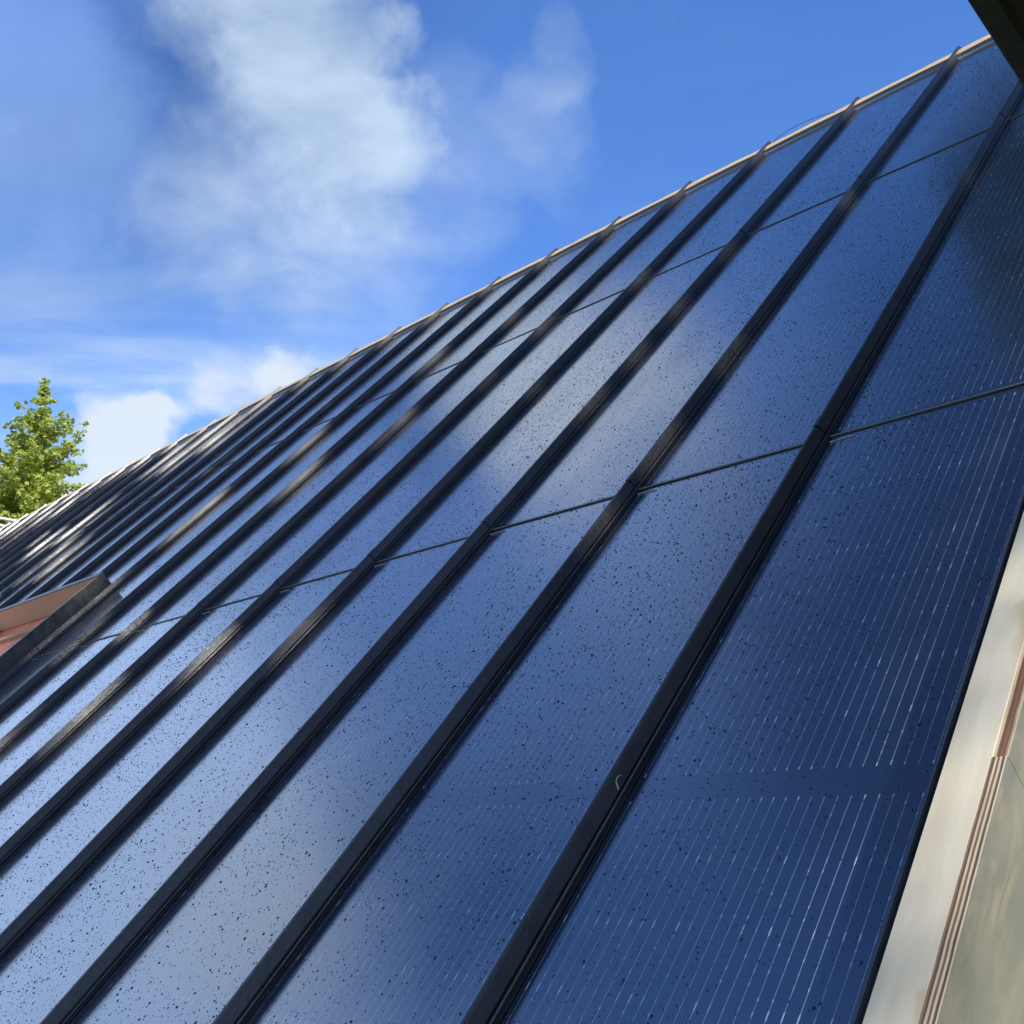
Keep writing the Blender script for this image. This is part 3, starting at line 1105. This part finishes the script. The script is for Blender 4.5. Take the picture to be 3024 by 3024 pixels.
# --- tree whose branch hangs over the right end of the roof: only its mirror image shows in the glass
cl_ = [((3.05, -5.10, 8.75), 0.55), ((2.85, -4.60, 8.65), 0.60), ((2.75, -5.60, 9.0), 0.55), ((2.95, -4.05, 8.45), 0.42), ((2.85, -3.55, 8.40), 0.35), ((2.90, -6.35, 9.35), 0.22),
       ((2.3, -4.9, 9.1), 0.7), ((2.2, -4.0, 9.0), 0.55), ((1.6, -5.0, 9.4), 0.9), ((1.2, -6.0, 9.8), 1.0), ((0.6, -7.0, 10.2), 1.2), ((2.72, -3.0, 8.35), 0.25)]
broad_tree('overhanging_tree', (-0.6, -9.2, -5), [(-0.6, -9.2, 0), (-0.5, -8.8, 5), (-0.2, -8.0, 8.3), (0.6, -7.0, 9.3), (1.6, -5.5, 9.2), (2.4, -4.8, 8.9)],
           'dark green tree overhanging the roof, seen as a blurred reflection at right', 0.25, cl_, 850, 0.12)

# --- tree standing between the sun and the roof, it throws the dappled shade
GAPS = [(1.62, .40, .13, .24), (1.55, .12, .10, .10), (.98, .18, .11, .16), (1.02, -.15, .10, .10), (1.85, -.34, .10, .14), (2.76, 1.24, .10, .20), (2.72, .88, .1, .08), (.92, 2.16, .06, .06),
        (.95, 1.71, .08, .10), (.86, .90, .06, .10), (.94, .62, .1, .14), (1.29, 1.75, .08, .12), (1.31, 1.26, .09, .12), (1.36, .95, .09, .12), (1.43, .64, .10, .13), (2.28, 1.8, .09, .12),
        (2.23, 1.35, .10, .15), (4.99, 2.0, .2, .4), (1.07, -.76, .08, .16), (2.3, -.29, .10, .17), (3.76, 0.0, .16, .22), (3.37, .01, .1, .1), (4.5, .25, .2, .3), (.47, 1.40, .05, .10), (.45, .96, .05, .07),
        (3.3, 1.0, .12, .2), (3.3, 2.1, .12, .2), (2.85, 2.2, .1, .12), (3.8, 1.5, .12, .2), (4.25, 1.1, .15, .3), (2.8, -.5, .1, .15), (3.3, -.6, .1, .2), (1.9, 1.0, .09, .12), (1.9, 1.9, .08, .12)]


def light_gaps(p, keep_rng=np.random.default_rng(5)):
    """which leaves stay: the crown has openings where the sun comes through to the roof"""
    sd = np.array(SD)
    en = np.array(EN)
    t = (p @ en) / (sd @ en)
    q = p - t[:, None] * sd
    u, v = q[:, 0], q @ np.array(E2)
    r = keep_rng.uniform(0, 1, len(p))
    k_ = u > 0.135
    for (gu, gv, ru, rv) in GAPS:
        k_ &= ((u - gu - 0.05) / (0.16 if gu > 0.6 else 0.11)) ** 2 + ((v - gv + 0.03) / (rv * 0.9 + 0.02)) ** 2 > 1.0
    k_ &= ~((u > 4.15) & (u < 4.42) & (v < 0.60) & (r < 0.80))
    k_ &= ~((u >= 4.42) & (u < 5.9) & (v < 0.48))
    k_ &= v < 3.13
    k_ &= ~((u > 5.9) & (np.sin(u * 2.6 + v * 3.4) + np.sin(v * 5.2 - u * 2.1 + 1.0) > 0.15))
    k_ &= r > (u - 5.2) / 6.5
    return k_


cl_ = []
random.seed(21)
for i in range(780):
    u = random.uniform(0.3, 12.6)
    v = random.uniform(-2.2, 3.2)
    p = RP(u, v) + SD * ((u + 9.0 + random.uniform(-1.8, 1.8)) / 0.759)
    cl_.append((tuple(p), random.uniform(0.35, 0.6)))
broad_tree('shade_tree', (-9.3, 4.2, -5), [(-9.3, 4.2, 0), (-9.2, 4.1, 4), (-9.2, 3.6, 7.5), (-9.1, 2.6, 10), (-9.0, 1.4, 13), (-9.0, 0.6, 15.5)],
           'tall leafy tree behind the viewer that dapples the roof with shade', 0.35, cl_, 1250, 0.095, light_gaps)

# --- dark trees added out of view to the right, to darken the sides of the seams
for (bx, by, hz, lab) in ((-4.2, -5.4, 8.5, 'lower unseen dark tree added close by the right end of the ridge'), (-7.5, -4.7, 13.0, 'unseen dark tree added off to the right of the roof, nearer the ridge'), (-10.5, -9.5, 12.0, 'taller unseen dark tree added off to the right, farther behind the ridge')):
    cl_ = []
    for i in range(120):
        a = random.uniform(0, 6.28)
        z = random.uniform(-1.5, hz)
        rr = random.uniform(0.4, 2.4) * (1.05 - 0.5 * max(0, z) / hz)
        cl_.append(((bx + rr * math.cos(a), by + rr * math.sin(a), z), random.uniform(0.6, 1.0)))
    broad_tree('added_dark_tree', (bx, by, -5), [(bx, by, -1), (bx + .1, by, hz * .4), (bx, by + .1, hz * .8)], lab, 0.3, cl_, 130, 0.17)

# ------------------------------------------------------------------ rain drops
def droplets():
    us, vs, rs = [], [], []
    for c in range(0, 15):
        for (v0, v1) in ((V_EAVE, V_B), (V_B, V_A), (V_A, V_R)):
            if c >= 9 and v0 < -0.1:
                continue
            if 9 <= c <= 11 and v0 < V_A - 0.01:
                v0 = max(v0, CV1 + 0.03)
                if v0 >= v1 - 0.05:
                    continue
            dens = 10000 if c < 7 else (7500 if c < 11 else 4500)
            n = int(dens * (v1 - v0) * W)
            u = c * W + rng.uniform(0.018, W - 0.010, n)
            v = rng.uniform(v0 + 0.008, v1 - 0.008, n)
            f = (np.sin(u * 9 + 1.3 * np.sin(v * 5)) + np.sin(v * 7.3 + u * 4 + c) + np.sin(u * 21 - v * 13)) / 3
            keep = rng.uniform(0, 1, n) < 0.80 + 0.30 * f
            u, v = u[keep], v[keep]
            r = np.exp(rng.normal(math.log(0.00080), 0.38, len(u)))
            big = rng.uniform(0, 1, len(u)) < 0.06
            r = np.where(big, r * 1.7, r)
            us.append(u); vs.append(v); rs.append(np.clip(r, 0.0005, 0.0025))
            # beads that gather along the lower edge of the panel above
            m_ = int(26)
            if v1 < V_R - 0.1 and v0 < v1:
                us.append(c * W + rng.uniform(0.02, W - 0.02, m_)); vs.append(v1 + rng.choice([-1, 1], m_) * rng.uniform(0.006, 0.02, m_)); rs.append(rng.uniform(0.0009, 0.0021, m_))
    u = np.concatenate(us); v = np.concatenate(vs); r = np.concatenate(rs)
    return u, v, np.full(len(u), 0.0), r


def dome_mesh(name, u, v, n0, r, seg=6):
    n = len(u)
    prof = [(1.0, 0.0), (0.84, 0.42), (0.45, 0.62)]
    ang = np.arange(seg) * 2 * np.pi / seg
    k = seg * len(prof) + 1
    el = rng.uniform(1.0, 1.42, n)
    rot = np.pi / 2 + rng.normal(0.0, 0.45, n)
    co_ = np.zeros((n, k, 3), np.float32)
    for pi, (pr, pz) in enumerate(prof):
        for s in range(seg):
            x = pr * np.cos(ang[s]) * el
            y = pr * np.sin(ang[s]) / el
            j = pi * seg + s
            co_[:, j, 0] = -u + (x * np.cos(rot) - y * np.sin(rot)) * r
            co_[:, j, 1] = v + (x * np.sin(rot) + y * np.cos(rot)) * r
            co_[:, j, 2] = n0 + pz * r * 1.0 + 0.00005
    co_[:, k - 1, 0] = -u
    co_[:, k - 1, 1] = v
    co_[:, k - 1, 2] = n0 + 0.68 * r
    quads = []
    for pi in range(len(prof) - 1):
        for s in range(seg):
            a = pi * seg + s
            b_ = pi * seg + (s + 1) % seg
            quads.append((a, b_, b_ + seg, a + seg))
    q = np.array(quads)
    tris = np.array([((len(prof) - 1) * seg + s, (len(prof) - 1) * seg + (s + 1) % seg, k - 1) for s in range(seg)])
    off = (np.arange(n) * k)[:, None]
    li = np.concatenate([(q.ravel()[None, :] + off), (tris.ravel()[None, :] + off)], 1).astype(np.int32)
    tot = np.tile(np.concatenate([np.full(len(q), 4), np.full(len(tris), 3)]), n).astype(np.int32)
    start = np.concatenate([[0], np.cumsum(tot)[:-1]]).astype(np.int32)
    me = bpy.data.meshes.new(name)
    me.vertices.add(n * k)
    me.vertices.foreach_set('co', co_.ravel())
    me.loops.add(li.size)
    me.loops.foreach_set('vertex_index', li.ravel())
    me.polygons.add(len(tot))
    me.polygons.foreach_set('loop_start', start)
    me.polygons.foreach_set('loop_total', tot)
    me.polygons.foreach_set('use_smooth', np.ones(len(tot), dtype=bool))
    me.update()
    return me


u_, v_, n_, r_ = droplets()
print('droplets', len(u_))
tag(link('raindrops', dome_mesh('raindrops', u_, v_, n_, r_), M['water'], None, roof_mat(0, 0)), 'rain drops scattered over the glass of the solar panels', 'rain drops', None, 'stuff')
